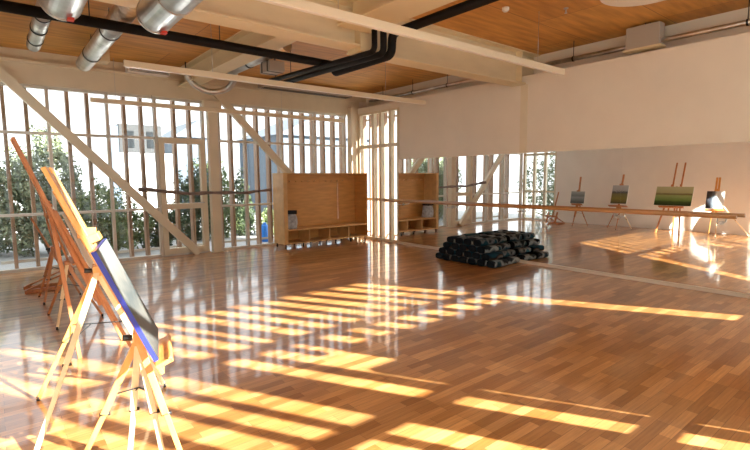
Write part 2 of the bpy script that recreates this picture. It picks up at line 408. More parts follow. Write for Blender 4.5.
# ------------------------------------------------------------------ bench with coat pegs
bx0, bx1, by0, by1 = -2.44, -.13, -.72, -.21
T = thing('coat_bench', 'birch plywood bench with tall pegged back and open cubbies below', 'bench', (-1.3, -.5, 0))
part('side_panel', M['birch_edge'], T, lambda b: box(b, (bx0, by0, .09), (bx0 + .09, by1, 1.66)), .003)
part('side_panel', M['birch'], T, lambda b: box(b, (bx1 - .03, by0, .09), (bx1, by1, 1.66)), .003)
part('back_panel', M['birch'], T, lambda b: (box(b, (bx0 + .09, by1 - .02, .1), (-.69, by1, 1.655)), box(b, (-.675, by1 - .02, .1), (bx1 - .03, by1, 1.655)), box(b, (-.70, by1 - .02, 1.42), (-.66, by1, 1.655)), box(b, (-.70, by1 - .02, .1), (-.66, by1, .52))))
part('top_panel', M['birch_edge'], T, lambda b: box(b, (bx0 + .09, by0, 1.635), (bx1 - .03, by1, 1.66)), .002)
part('seat', M['birch_edge'], T, lambda b: box(b, (bx0 + .09, by0, .385), (bx1 - .03, by1 - .02, .42)), .003)
part('bottom_shelf', M['birch_edge'], T, lambda b: box(b, (bx0 + .09, by0, .095), (bx1 - .03, by1 - .02, .125)), .003)
for k in range(1, 4):
    x = bx0 + .09 + (bx1 - bx0 - .12) * k / 4
    part('divider', M['birch_edge'], T, lambda b: box(b, (x - .012, by0 + .005, .125), (x + .012, by1 - .02, .385)))
for k in range(6):
    x = bx0 + .05 + (bx1 - bx0 - .1) * k / 5
    for y in (by0 + .05, by1 - .05):
        part('foot', M['darkmetal'], T, lambda b: tube(b, [(x, y, 0), (x, y, .096)], .018, 12))
for k in range(11):
    x = -2.2 + k * .165
    part('peg', M['birch_edge'], T, lambda b: tube(b, [(x, by1 - .02, 1.47), (x, by1 - .09, 1.49)], .012, 10))
def f(b):
    # slumped soft bag: rounded box pulled in at the top
    n, mrows = 20, 9
    cx, cy, z0, h = -2.20, -.52, .42, .36
    rings = []
    for j in range(mrows):
        t = j / (mrows - 1); k = 1.0 + .06 * math.sin(t * 3.0) - .28 * t ** 3
        ring = []
        for i in range(n):
            a = 2 * math.pi * i / n; c, s = math.cos(a), math.sin(a)
            ex = lambda v: math.copysign(abs(v) ** .6, v)
            w = 1 + .05 * math.sin(3 * a + 5 * t) + .03 * math.sin(7 * a - 3 * t)
            ring.append(b.verts.new((cx + .145 * k * w * ex(c), cy + .13 * k * w * ex(s) - .02 * t, z0 + h * t + (.012 * math.sin(4 * a) if 0 < j else 0))))
        rings.append(ring)
    for p, q in zip(rings, rings[1:]):
        for i in range(n): b.faces.new((p[i], p[(i + 1) % n], q[(i + 1) % n], q[i])).smooth = True
    b.faces.new(rings[0][::-1]); b.faces.new(rings[-1])
bag = thing('cloth_bag', 'crumpled grey cloth bag with black top on the bench seat', 'bag', (-2.2, -.52, .42))
bg = part('bag_body', M['greybag'], bag, f)
part('flap', M['blackcloth'], bag, lambda b: (bar(b, (-2.33, -.53, .79), (-2.08, -.53, .78), .06, .20, (0, 1, 0)), bar(b, (-2.32, -.64, .80), (-2.08, -.64, .79), .09, .02, (0, 1, 0))), .01)
# driftwood branch hung in front of the glazing
pts = []
for k in range(24):
    t = k / 23; x = -5.20 + 2.72 * t
    pts.append((x, -.21 + .012 * math.sin(9 * t), 1.36 - .36 * t + .29 * t * t + .012 * math.sin(14 * t) + .006 * math.sin(31 * t)))
br = thing('driftwood_branch', 'dark knotty branch hung level across the windows above the door rail', 'branch', (-3.84, -.21, 1.2))
part('branch_stem', M['branch'], br, lambda b: tube(b, pts, .036, 10, True, [.036 + .007 * math.sin(11 * k / 23 * 3) + (.006 if k < 3 else 0) - .008 * k / 23 for k in range(24)]))
for k in (3, 19):
    p = pts[k]
    part('cord', M['darkmetal'], br, lambda b: tube(b, [(p[0], p[1], p[2]), (p[0], -.08, 3.15)], .0025, 6))

# ------------------------------------------------------------------ pile of rolled blankets
def stripes(name, base, cols, seed):
    m = mat(name, base, 0.9, spec=0.2)
    nt = m.node_tree; N = nt.nodes; L = nt.links; b = N['Principled BSDF']
    tc = N.new('ShaderNodeTexCoord'); sp = N.new('ShaderNodeSeparateXYZ'); L.new(tc.outputs['Object'], sp.inputs['Vector'])
    nz = N.new('ShaderNodeTexNoise'); nz.inputs['Scale'].default_value = 4
    mpn = N.new('ShaderNodeVectorMath'); mpn.operation = 'ADD'; mpn.inputs[1].default_value = (seed * 3.1, seed * 1.7, seed * 2.3)
    L.new(tc.outputs['Object'], mpn.inputs[0]); L.new(mpn.outputs[0], nz.inputs['Vector'])
    ma = N.new('ShaderNodeMath'); ma.operation = 'MULTIPLY_ADD'; ma.inputs[1].default_value = 2.0
    L.new(sp.outputs['Z'], ma.inputs[0]); 
    m0 = N.new('ShaderNodeMath'); m0.operation = 'MULTIPLY'; m0.inputs[1].default_value = .9; L.new(nz.outputs['Fac'], m0.inputs[0])
    L.new(m0.outputs[0], ma.inputs[2])
    rp = N.new('ShaderNodeValToRGB'); rp.color_ramp.interpolation = 'LINEAR'; e = rp.color_ramp.elements
    while len(e) < len(cols): e.new(.5)
    for k, (p, c) in enumerate(cols): e[k].position = p; e[k].color = (*c, 1)
    L.new(ma.outputs[0], rp.inputs['Fac']); L.new(rp.outputs['Color'], b.inputs['Base Color'])
    return m
navy, teal, pale, tan = (.005, .009, .014), (.005, .04, .06), (.13, .14, .14), (.09, .055, .03)
BM = [stripes('woven_blanket_teal', navy, [(0.35, navy), (.45, teal), (.54, teal), (.60, pale), (.66, navy)], 1),
      stripes('woven_blanket_pale', navy, [(0.3, navy), (.40, teal), (.46, pale), (.53, (.25, .28, .28)), (.60, navy)], 2),
      stripes('woven_blanket_tan', navy, [(0.32, navy), (.42, pale), (.5, tan), (.57, navy), (.7, teal)], 3)]
shaded_end = mat('shaded_wool', (.010, .013, .018), .95, spec=.15, vary=.4, vscale=25)  # roll ends near black: their shadow side is painted into the colour
def roll_mesh(name, m, seed):
    rr = random.Random(seed); b = bmesh.new()
    L_, W_, H_ = .38, .196, .122; n = 20; st = 7; rings = []
    for j in range(st):
        t = j / (st - 1); x = -L_ / 2 + L_ * t; e = 1 - .10 * (abs(2 * t - 1) ** 6)
        ring = []
        for i in range(n):
            a = 2 * math.pi * i / n; c, s = math.cos(a), math.sin(a); ex = lambda v: math.copysign(abs(v) ** .7, v)
            w = 1 + .02 * math.sin(2 * a + seed + 4 * t)
            ring.append(b.verts.new((x, W_ / 2 * ex(c) * e * w, H_ / 2 + H_ / 2 * ex(s) * e)))
        rings.append(ring)
    for p, q in zip(rings, rings[1:]):
        for i in range(n):
            fc = b.faces.new((p[i], p[(i + 1) % n], q[(i + 1) % n], q[i])); fc.smooth = True
    # coiled ends: a spiral of raised rolls
    for side, ring in ((-1, rings[0]), (1, rings[-1])):
        prev = ring; sgn = side
        for k, (sc, off) in enumerate(((.86, .010), (.74, -.004), (.58, .010), (.46, -.004), (.30, .010), (.18, -.002))):
            cur = [b.verts.new((v.co.x * 0 + side * (L_ / 2 + off * 1.0), v.co.y * sc, (v.co.z - H_ / 2) * sc + H_ / 2)) for v in ring]
            for i in range(n):
                fc = b.faces.new((prev[i], prev[(i + 1) % n], cur[(i + 1) % n], cur[i])); fc.material_index = 1; fc.smooth = True
            prev = cur
        fc = b.faces.new(prev); fc.material_index = 1
    bmesh.ops.recalc_face_normals(b, faces=b.faces[:])
    me = bpy.data.meshes.new(name); b.to_mesh(me); b.free(); me.materials.append(m); me.materials.append(shaded_end)
    return me
RM = [roll_mesh('rolled_blanket', BM[k % 3], k + 1) for k in range(6)]
ordn = ['first', 'second', 'third', 'fourth', 'fifth', 'sixth', 'seventh']
rows_w = ['bottom row', 'second row up', 'third row up', 'top row']
rank_w = ['front of pile', 'rear of pile against mirror']
for rank, xc in enumerate((-.66, -.262)):
    for row in range(4):
        cnt = 7 - row
        for k in range(cnt):
            y = -3.80 - .10 * row - .200 * k + (.03 * rank)
            o = bpy.data.objects.new('rolled_blanket', RM[R.randrange(6)]); COL.objects.link(o)
            o.location = (xc + R.uniform(-.012, .012), y + R.uniform(-.004, .004), .001 + .113 * row)
            o.rotation_euler = (0, 0, math.pi * R.randrange(2) + R.uniform(-.02, .02))
            pos = 'right end' if k == cnt - 1 else 'left end' if k == 0 else ordn[k] + ' from left'
            tag(o, f'rolled navy blanket, {pos}, {rows_w[row]}, {rank_w[rank]}', 'blanket', 'rolled blankets piled by the mirror')

# ------------------------------------------------------------------ easels along the left wall (seen edge-on, and again in the mirror)
LEAN = [.42]
def lean_x(z, xr, zr=1.0, k=None):  # x of the leaning mast plane at height z
    return xr - (z - zr) * (LEAN[0] if k is None else k)

def painting(label, y0, y1, z0, z1, xr, face, edge, th=.03):
    """canvas leaning on an easel; face towards +x"""
    x0, x1 = lean_x(z0, xr), lean_x(z1, xr); n = Vector((1, 0, (x0 - x1) / (z1 - z0))).normalized()
    t = thing('painting', label, 'painting', ((x0 + x1) / 2, (y0 + y1) / 2, z0))
    def fn(b):
        p = [Vector((x0, y0, z0)), Vector((x0, y1, z0)), Vector((x1, y1, z1)), Vector((x1, y0, z1))]
        v = [b.verts.new(q) for q in p] + [b.verts.new(q + n * th) for q in p]
        for f_ in ((3, 2, 1, 0), (0, 1, 5, 4), (1, 2, 6, 5), (2, 3, 7, 6), (3, 0, 4, 7)): b.faces.new([v[i] for i in f_])
    part('canvas', edge, t, fn)
    def fn(b):
        e = .004
        p = [Vector((x0, y0 + e, z0 + e)), Vector((x0, y1 - e, z0 + e)), Vector((x1, y1 - e, z1 - e)), Vector((x1, y0 + e, z1 - e))]
        v = [b.verts.new(q + n * (th - .001)) for q in p] + [b.verts.new(q + n * (th + .002)) for q in p]
        for f_ in ((3, 2, 1, 0), (4, 5, 6, 7), (0, 1, 5, 4), (1, 2, 6, 5), (2, 3, 7, 6), (3, 0, 4, 7)): b.faces.new([v[i] for i in f_])
    part('painted_face', face, t, fn)
    return t

def turn(o, yaw, piv):
    piv = Vector((piv[0], piv[1], 0)); q = Matrix.Rotation(yaw, 3, 'Z')
    o.location = piv + q @ (Vector(o.location) - piv); o.rotation_euler = (0, 0, yaw)

def unturn(p, yaw, piv):
    piv = Vector((piv[0], piv[1], 0)); v = piv + Matrix.Rotation(-yaw, 3, 'Z') @ (Vector((p[0], p[1], 0)) - piv)
    return (v.x, v.y, p[2])

def tripod_easel(label, yc, xr, tray_z, top_z, hub_z, feet, m, m2=None, mast_w=.05, boards=1, tray_w=.40, clamp_z=None):
    """field easel: leaning mast with tray and top clamp, three legs hinged at the hub"""
    m2 = m2 or m
    hub = Vector((lean_x(hub_z, xr) - .045, yc, hub_z))
    t = thing('artist_easel', label, 'easel', (hub.x, yc, 0), 'wooden easels along the left wall')
    P = lambda z, dx=0, y=yc: Vector((lean_x(z, xr) + dx, y, z))
    k = Vector((.42, 0, 1)).normalized()
    for i in range(boards):
        y = yc + (i - (boards - 1) / 2) * (mast_w + .012)
        tz = top_z - (.03 if boards == 3 and i == 1 else 0)
        part('mast', m, t, lambda b: bar(b, P(tray_z - .12, -.022, y), P(tz, -.022, y), .022, mast_w, (0, 1, 0)), .003)
    part('tray', m, t, lambda b: (bar(b, P(tray_z - .022, .03, yc - tray_w / 2), P(tray_z - .022, .03, yc + tray_w / 2), .022, .085, (1, 0, .42)), bar(b, P(tray_z - .005, .068, yc - tray_w / 2), P(tray_z - .005, .068, yc + tray_w / 2), .03, .014, (1, 0, .42))), .003)
    cz = clamp_z or top_z - .12
    part('clamp', m, t, lambda b: (bar(b, P(cz + .02, .012, yc - .05), P(cz + .02, .012, yc + .05), .04, .05, (1, 0, .42)), bar(b, P(cz + .045, -.04, yc), P(cz + .045, .03, yc), .05, .03)), .003)
    part('hinge_block', m, t, lambda b: bar(b, hub + Vector((0, -.065, .0)), hub + Vector((0, .065, 0)), .07, .05, (1, 0, 0)), .004)
    part('knob', M['darkmetal'], t, lambda b: tube(b, [hub + Vector((-.03, -.02, .0)), hub + Vector((-.075, -.02, .005))], .016, 12))
    for (fx, fy, mm) in feet:
        f0 = Vector((fx, fy, 0)); a = hub + Vector((.0, .05 if fy > yc + .02 else -.05 if fy < yc - .02 else 0, -.01))
        mid = a.lerp(f0, .55)
        lg = part('leg', mm or m2, t, lambda b: (bar(b, a, mid, .024, .034, (1, 0, 0)), bar(b, a.lerp(f0, .45) + Vector((.004, 0, 0)), f0 + Vector((0, 0, .012)), .017, .026, (1, 0, 0))), .002)
        part('foot', M['darkmetal'], lg, lambda b: tube(b, [f0, f0 + Vector((0, 0, .03))], .012, 10))
        part('leg_clamp', M['darkmetal'], lg, lambda b: tube(b, [mid + Vector((-.02, 0, 0)), mid + Vector((.03, 0, 0))], .010, 10))
    # wire spreader between the legs
    q = [hub.lerp(Vector((fx, fy, 0)), .42) for fx, fy, _ in feet]; c = sum(q, Vector()) / len(q) + Vector((0, 0, .03))
    part('spreader', M['darkmetal'], t, lambda b: [tube(b, [p, c], .004, 6) for p in q])
    return t

def h_easel(label, yc, xr, y_half, tray_z, top_z, m, bar_z, masts, foot_x0, foot_x1, two=True):
    t = thing('artist_easel', label, 'easel', (xr, yc, 0), 'wooden easels along the left wall')
    P = lambda z, y, dx=0: Vector((lean_x(z, xr) + dx, y, z))
    for dy in (-1, 1):
        y = yc + dy * y_half
        part('base_runner', m, t, lambda b: box(b, (foot_x0, y - .022, .0), (foot_x1, y + .022, .05)), .004)
        part('upright', m, t, lambda b: bar(b, P(.05, y, -.03), P(tray_z + .12, y, -.03), .03, .045), .003)
        part('rear_strut', m, t, lambda b: bar(b, (foot_x0 + .03, y, .045), P(tray_z - .05, y, -.05), .022, .03), .003)
    part('base_bar', m, t, lambda b: bar(b, P(bar_z, yc - y_half, .0), P(bar_z, yc + y_half, .0), .06, .03), .003)
    part('cross_bar', m, t, lambda b: bar(b, P(tray_z + .08, yc - y_half, -.055), P(tray_z + .08, yc + y_half, -.055), .05, .022), .003)
    for y in masts:
        part('mast', m, t, lambda b: bar(b, P(tray_z - .15, y, -.065), P(top_z, y, -.065), .026, .036), .003)
    part('tray', m, t, lambda b: (bar(b, P(tray_z - .02, yc - y_half - .06, .02), P(tray_z - .02, yc + y_half + .06, .02), .024, .085, (1, 0, .42)), bar(b, P(tray_z, yc - y_half - .06, .058), P(tray_z, yc + y_half + .06, .058), .03, .014, (1, 0, .42))), .003)
    return t

def a_easel(label, yc, xr, tray_z, top_z, m, masts, back_x):
    t = thing('artist_easel', label, 'easel', (xr, yc, 0), 'wooden easels along the left wall')
    P = lambda z, y, dx=0: Vector((lean_x(z, xr, 1.0, .36) + dx, y, z))
    for sgn in (-1, 1):
        part('leg', m, t, lambda b: bar(b, P(0, yc + sgn * .28, -.03), P(1.30, yc + sgn * .10, -.06), .026, .04, (0, 1, 0)), .003)
    for y in masts:
        part('mast', m, t, lambda b: bar(b, P(tray_z - .25, y, -.085), P(top_z, y, -.085), .026, .036), .003)
    part('rear_leg', m, t, lambda b: bar(b, (back_x, yc, .0), P(1.25, yc, -.10), .03, .04), .003)
    part('base_bar', m, t, lambda b: bar(b, P(.12, yc - .29, -.03), P(.12, yc + .29, -.03), .05, .025), .003)
    part('cross_bar', m, t, lambda b: bar(b, P(1.27, yc - .13, -.03), P(1.27, yc + .13, -.03), .05, .022), .003)
    part('tray', m, t, lambda b: (bar(b, P(tray_z - .02, yc - .30, .02), P(tray_z - .02, yc + .30, .02), .024, .085, (1, 0, .36)), bar(b, P(tray_z, yc - .30, .058), P(tray_z, yc + .30, .058), .03, .014, (1, 0, .36))), .003)
    return t

G1 = [(0, (.05, .06, .055)), (.25, (.16, .19, .19)), (.5, (.30, .34, .34)), (.62, (.16, .20, .21)), (1, (.38, .42, .42))]
G2 = [(0, (.05, .05, .015)), (.25, (.20, .17, .03)), (.5, (.16, .15, .05)), (.62, (.06, .07, .07)), (.72, (.38, .42, .44)), (1, (.46, .50, .52))]
G3 = [(0, (.015, .04, .012)), (.18, (.03, .08, .02)), (.28, (.14, .26, .07)), (.52, (.30, .40, .16)), (.60, (.16, .13, .06)), (.68, (.42, .44, .24)), (1, (.50, .52, .32))]
G4 = [(0, (.82, .82, .80)), (.40, (.70, .72, .72)), (.56, (.16, .19, .22)), (.75, (.03, .035, .05)), (1, (.06, .07, .09))]
G5 = [(0, (.05, .055, .055)), (.3, (.13, .13, .12)), (.5, (.06, .075, .08)), (.7, (.15, .15, .14)), (1, (.19, .21, .22))]
E_, ED, E_SUN = M['easel'], M['easel_dark'], M['easel_sunlit']
h_easel('low brown studio easel without a picture, nearest the window corner', -1.79, -6.86, .15, .28, 1.03, ED, .10, (-1.79,), -7.08, -6.62)
LEAN[0] = .16
tripod_easel('slim reddish tripod easel with a small grey seascape, second from the window corner', -2.54, -6.78, .69, 1.52, .66, [(-6.94, -2.3, ED), (-6.92, -2.8, ED), (-6.5, -2.52, ED)], ED, tray_w=.34, clamp_z=1.06)
painting('small grey seascape on the slim reddish tripod easel', -2.76, -2.32, .70, 1.07, -6.78, painting_mat('grey_seascape', G1, .12), M['canvas'])
LEAN[0] = .27
tripod_easel('reddish tripod easel with wide tray holding the yellow field painting', -3.78, -6.80, .69, 1.58, .64, [(-6.92, -3.4, ED), (-6.90, -4.1, E_SUN), (-6.45, -3.85, ED)], ED, tray_w=.52, clamp_z=1.26)
painting('painting of a yellow field under a grey sky on a tripod easel', -4.0, -3.55, .735, 1.26, -6.80, painting_mat('yellow_field', G2, .10), M['canvas'])
LEAN[0] = .36
a_easel('large reddish easel with two tall masts holding the wide green landscape', -5.17, -6.77, .72, 1.88, ED, (-5.08, -5.28), -6.83)
painting('wide pale green landscape on the easel with two masts', -5.62, -4.74, .735, 1.235, -6.76, painting_mat('green_landscape', G3, .05, 'Z', 3, (1, 2, 5)), M['canvas'])
LEAN[0] = .42
y4, p4 = math.radians(-8), (-6.775, -6.1)
turn(tripod_easel('orange tripod easel behind the blue-edged canvas, holding the dark and white painting', -6.12, -6.775, .69, 1.48, .92, [unturn(q, y4, p4) for q in ((-7.17, -5.9, E_), (-7.24, -6.74, E_SUN), (-6.42, -6.25, E_SUN))], E_, boards=2, mast_w=.045, tray_w=.40, clamp_z=1.13), y4, p4)
turn(painting('dark and white abstract painting with a white edge on the second easel', -6.29, -5.92, .70, 1.13, -6.775, painting_mat('dark_white_abstract', G4, .14, 'Y', 3, (1, 2, 2)), M['canvas']), y4, p4)
y5, p5 = math.radians(-14), (-6.90, -7.42)
turn(tripod_easel('bright orange easel with three mast boards holding the blue-edged canvas nearest the camera', -7.16, -6.90, .64, 1.61, .72, [unturn(q, y5, p5) for q in ((-7.09, -7.09, E_), (-6.85, -7.17, E_SUN), (-6.70, -7.31, E_SUN), (-6.62, -7.42, E_))], E_, boards=3, mast_w=.05, tray_w=.40, clamp_z=1.24), y5, p5)
turn(painting('silvery canvas with ultramarine blue edges on the nearest easel', -7.42, -6.90, .655, 1.215, -6.90, painting_mat('silvery_abstract', G5, .2, 'Z', 4, (1, 3, 3)), M['blue'], .022), y5, p5)

# ------------------------------------------------------------------ ceiling services
def pendant(label, y, x0, x1, z, wires):
    t = thing('linear_pendant', label, 'ceiling light', ((x0 + x1) / 2, y, z), 'long linear pendant lights')
    part('lamp_body', M['lamp'], t, lambda b: box(b, (x0, y - .03, z - .03), (x1, y + .03, z + .045)), .004)
    part('diffuser', M['diff'], t, lambda b: box(b, (x0 + .01, y - .024, z - .036), (x1 - .01, y + .024, z - .03)))
    for x in wires:
        part('suspension_wire', M['chrome'], t, lambda b: tube(b, [(x, y, z + .045), (x, y, ZC)], .003, 6))
pendant('long slim pendant light nearest the camera under the deep beam', -6.27, -5.84, -.95, 3.0, (-4.8, -1.6))
pendant('long slim pendant light in front of the black pipe bend', -3.16, -5.93, -.58, 3.0, (-4.8, -1.6))
pendant('long slim pendant light hung close to the window wall', -.28, -5.9, -.50, 2.93, (-5.5, -2.2))

def roundduct(label, x, y0, y1, z, r, bands, tagz=False, capend=True, group='round silver ceiling ducts'):
    t = thing('ventilation_duct', label, 'duct', (x, (y0 + y1) / 2, z), group)
    part('duct_pipe', M['duct'], t, lambda b: tube(b, [(x, y0, z), (x, y1, z)], r, 32))
    for y in bands:
        part('joint_band', M['duct'] if r > .14 else M['darkmetal'], t, lambda b: tube(b, [(x, y - .015, z), (x, y + .015, z)], r + .008, 32))
        part('hanger', M['darkmetal'], t, lambda b: tube(b, [(x, y, z + r), (x, y, ZC)], .005, 6))
    if tagz:
        part('red_sticker', M['red'], t, lambda b: (bar(b, (x + .05, y1 - .10, z - r - .001), (x + .05, y1 - .035, z - r - .001), .05, .022, (0, 0, 1))))
        part('end_cap', M['duct'], t, lambda b: tube(b, [(x, y1 - .03, z), (x, y1, z)], r + .006, 32))
roundduct('wide capped silver duct with red sticker at the top left, left of its twin', -6.77, -9.9, -5.08, 3.03, .155, (-5.75, -7.4, -9.0), True)
roundduct('wide capped silver duct with red sticker, right one of the capped pair', -6.05, -9.9, -5.12, 3.045, .155, (-5.75, -7.4, -9.0), True)
roundduct('narrow silver duct behind the black pipe at the far left', -6.74, -4.0, -1.62, 3.42, .085, (-2.0, -2.6, -3.2))
roundduct('long silver duct sloping to the window header beyond the black pipe', -6.03, -4.74, -.80, 3.42, .115, (-1.6, -3.0))
roundduct('short silver duct along the left side of the pipe bend', -3.80, -3.5, -1.4, 3.50, .085, (-2.2, -3.0))
solo('duct_box', 'beige square box at the end of the long silver duct', 'duct box', M['beam'], lambda b: box(b, (-5.93, -.98, 3.47), (-5.68, -.72, 3.70)), (-6.0, -.9, 3.3), bevel=.01)
fl_pts = fillet([(-4.40, -.75, 3.52), (-4.30, -.75, 3.32), (-4.02, -.78, 3.18), (-3.68, -.95, 3.24), (-3.66, -1.3, 3.44), (-3.80, -1.38, 3.50)], .2, 10)
def f(b):
    n = 90; P_ = fl_pts; seg = []
    L_ = [0]
    for a, c in zip(P_, P_[1:]): L_.append(L_[-1] + (c - a).length)
    for i in range(n + 1):
        s = L_[-1] * i / n
        for k in range(len(P_) - 1):
            if L_[k + 1] >= s - 1e-9:
                u = (s - L_[k]) / max(1e-9, L_[k + 1] - L_[k]); seg.append(P_[k].lerp(P_[k + 1], u)); break
    tube(b, seg, .05, 14, True, [.052 + (.006 if i % 2 else -.004) for i in range(len(seg))])
t = thing('flexible_duct', 'sagging silver flexible hose above the window column', 'duct', (-4.1, -.8, 3.2))
part('hose', M['duct'], t, f)
part('hanger', M['darkmetal'], t, lambda b: tube(b, [(-4.40, -.75, 3.5), (-4.40, -.75, ZC)], .012, 8))

pipe_grp = 'black insulated pipes'
def pipe(name, label, pts, r, clips=()):
    t = thing(name, label, 'pipe', pts[0], pipe_grp)
    part('pipe_run', M['black'], t, lambda b: tube(b, fillet(pts, .09, 7), r, 18))
    for c in clips:
        part('hanger', M['darkmetal'], t, lambda b: tube(b, [(c[0], c[1], c[2] + r), (c[0], c[1], ZC)], .006, 6))
pipe('insulated_pipe', 'thick black pipe crossing the ceiling under the silver ducts', [(XL, -3.98, 3.22), (-3.30, -3.98, 3.20), (-3.28, -3.98, 3.09), (-3.28, -5.25, 3.09), (-3.28, -5.27, 3.35), (-3.28, YB, 3.35)], .055, [(-6.4, -3.98, 3.2), (-5.0, -3.98, 3.2), (-3.28, -7.5, 3.35)])
pipe('insulated_pipe', 'middle black pipe of the three bending up past the deep beam', [(-3.41, -2.7, 3.14), (-3.41, -5.25, 3.09), (-3.41, -5.25, 3.44), (-3.41, -6.0, 3.44)], .042, [(-3.41, -2.9, 3.14)])
pipe('insulated_pipe', 'left black pipe of the three bending up past the deep beam', [(-3.53, -2.4, 3.20), (-3.53, -5.22, 3.10), (-3.53, -5.22, 3.36)], .036, [(-3.53, -2.6, 3.19)])
t = thing('valve_box', 'grey box with black straps between the black pipes', 'valve box', (-3.73, -2.87, 3.22))
part('box_body', M['greybox'], t, lambda b: box(b, (-3.86, -3.05, 3.22), (-3.60, -2.70, 3.38)), .01)
for y in (-2.97, -2.78):
    part('strap', M['darkmetal'], t, lambda b: (box(b, (-3.865, y - .015, 3.215), (-3.595, y + .015, 3.385)), box(b, (-3.74, y - .008, 3.385), (-3.72, y + .008, ZC + .004))))

# grilles over the front header
g = thing('air_grille', 'pale slot grille on the window header under the second pendant', 'air grille', (-4.9, -.2, 3.5))
part('grille_body', M['white'], g, lambda b: box(b, (-5.28, -.30, 3.50), (-4.55, -.10, 3.585)), .004)
part('slot', M['darkmetal'], g, lambda b: [box(b, (-5.25, -.302, 3.515 + .018 * k), (-4.58, -.295, 3.521 + .018 * k)) for k in range(3)])
g = thing('air_grille', 'long dark slot grille along the ceiling edge near the corner column', 'air grille', (-1.6, -.4, 3.48))
part('grille_body', M['greybox'], g, lambda b: box(b, (-2.7, -.42, 3.50), (-.35, -.16, 3.58)), .004)
part('slot', M['darkmetal'], g, lambda b: [box(b, (-2.66, -.40 + .07 * k, 3.494), (-.4, -.37 + .07 * k, 3.50)) for k in range(3)])
part('hanger', M['chrome'], g, lambda b: [tube(b, [(x, -.3, 3.58), (x, -.3, ZC)], .005, 6) for x in (-2.4, -.6)])

# pipes along the top of the mirror wall
def wallpipe(label, y0, y1):
    t = thing('conduit_pipe', label, 'pipe', (.09, (y0 + y1) / 2, 3.43))
    part('pipe_run', M['duct'], t, lambda b: tube(b, [(.06, y0, 3.42), (.06, y1, 3.42)], .035, 16))
    for k in range(4):
        y = y0 + (y1 - y0) * (k + .5) / 4
        part('clip', M['darkmetal'], t, lambda b: (tube(b, [(.06, y - .012, 3.42), (.06, y + .012, 3.42)], .042, 16), tube(b, [(.06, y, 3.46), (.06, y, ZC)], .006, 6)))
wallpipe('silver pipe over the wall between the corner and the deep beam', -.6, -4.7)
wallpipe('silver pipe over the wall right of the deep beam', -5.3, -9.8)
t = thing('junction_box', 'square taupe box at the ceiling edge above the mirror wall', 'junction box', (.05, -6.93, 3.35))
part('box_body', M['greybox'], t, lambda b: box(b, (-.03, -7.15, 3.36), (.14, -6.70, 3.665)), .006)
part('bottom_lip', M['beam'], t, lambda b: box(b, (-.05, -7.18, 3.335), (.14, -6.67, 3.36)), .003)
part('hanger', M['darkmetal'], t, lambda b: tube(b, [(.05, -6.93, 3.665), (.05, -6.93, ZC)], .008, 8))
t = thing('ceiling_disc_light', 'round white ceiling light cut off by the top of the photo', 'ceiling light', (-1.42, -7.5, 3.6))
part('rim', M['white'], t, lambda b: disc(b, (-1.42, -7.5, 3.62), .47, .08, 56))
part('lens', M['diff'], t, lambda b: disc(b, (-1.42, -7.5, 3.606), .42, .014, 56))
solo('smoke_detector', 'small white smoke detector on the plywood ceiling', 'smoke detector', M['white'], lambda b: (disc(b, (-2.06, -6.08, ZC - .035), .045, .035, 24), disc(b, (-2.06, -6.08, ZC - .05), .03, .016, 24)), (-2.06, -6.08, ZC))
for (x, y, lb) in ((-2.17, -6.75, 'thin sprinkler drop on the ceiling beyond the nearest pendant'), (-1.43, -6.55, 'thin sprinkler drop on the ceiling left of the taupe box')):
    solo('sprinkler', lb, 'sprinkler', M['chrome'], lambda b: (disc(b, (x, y, ZC - .008), .03, .012, 16), tube(b, [(x, y, ZC), (x, y, ZC - .06)], .008, 8), disc(b, (x, y, ZC - .066), .018, .006, 16)), (x, y, ZC), 'ceiling sprinklers')

# ------------------------------------------------------------------ outdoors
struct('terrace', M['paving'], lambda b: box(b, (-60, .17, -.35), (60, 70, -.2)), label='pale paved terrace outside the windows', cat='terrace')

def tree(label, x, y, z0, blobs, leafm, n, size, seed):
    rr = random.Random(seed)
    t = thing('garden_tree', label, 'tree', (x, y, z0), 'trees and shrubs outside')
    top = max(bz for _, _, bz, _, _ in blobs)
    part('trunk', M['bark'], t, lambda b: [tube(b, [(x, y, z0), (x + (bx - x) * .4, y + (by_ - y) * .4, z0 + (bz - z0) * .5), (bx, by_, bz)], .05, 8, True, [.06, .04, .015]) for bx, by_, bz, _, _ in blobs])
    b = bmesh.new(); tot = sum(r_ ** 2 * h_ for *_, r_, h_ in blobs)
    for bx, by_, bz, r_, h_ in blobs:
        for _ in range(int(n * r_ ** 2 * h_ / tot)):
            while True:
                p = Vector((rr.uniform(-1, 1), rr.uniform(-1, 1), rr.uniform(-1, 1)))
                if .25 < p.length < 1: break
            p = p.normalized() * (p.length ** .5)
            k = 1 + .22 * math.sin(7 * p.x + 3 * p.z + seed) + .15 * math.sin(9 * p.y - 5 * p.z)
            c = Vector((bx + p.x * r_ * k, by_ + p.y * r_ * k, bz + p.z * h_ * k))
            q = Quaternion((rr.gauss(0, 1), rr.gauss(0, 1), rr.gauss(0, 1), rr.gauss(0, 1))).normalized()
            s = size * rr.uniform(.6, 1.3)
            v = [b.verts.new(c + q @ Vector(w)) for w in ((-s, 0, 0), (0, -s * .45, s * .12), (s, 0, 0), (0, s * .45, s * .12))]
            b.faces.new((v[0], v[1], v[2])); b.faces.new((v[0], v[2], v[3]))
    me = bpy.data.meshes.new('foliage'); b.to_mesh(me); b.free(); me.transform(Matrix.Translation(-Vector((x, y, z0)))); me.materials.append(leafm)
    o = bpy.data.objects.new('foliage', me); COL.objects.link(o); o.parent = t
    return t
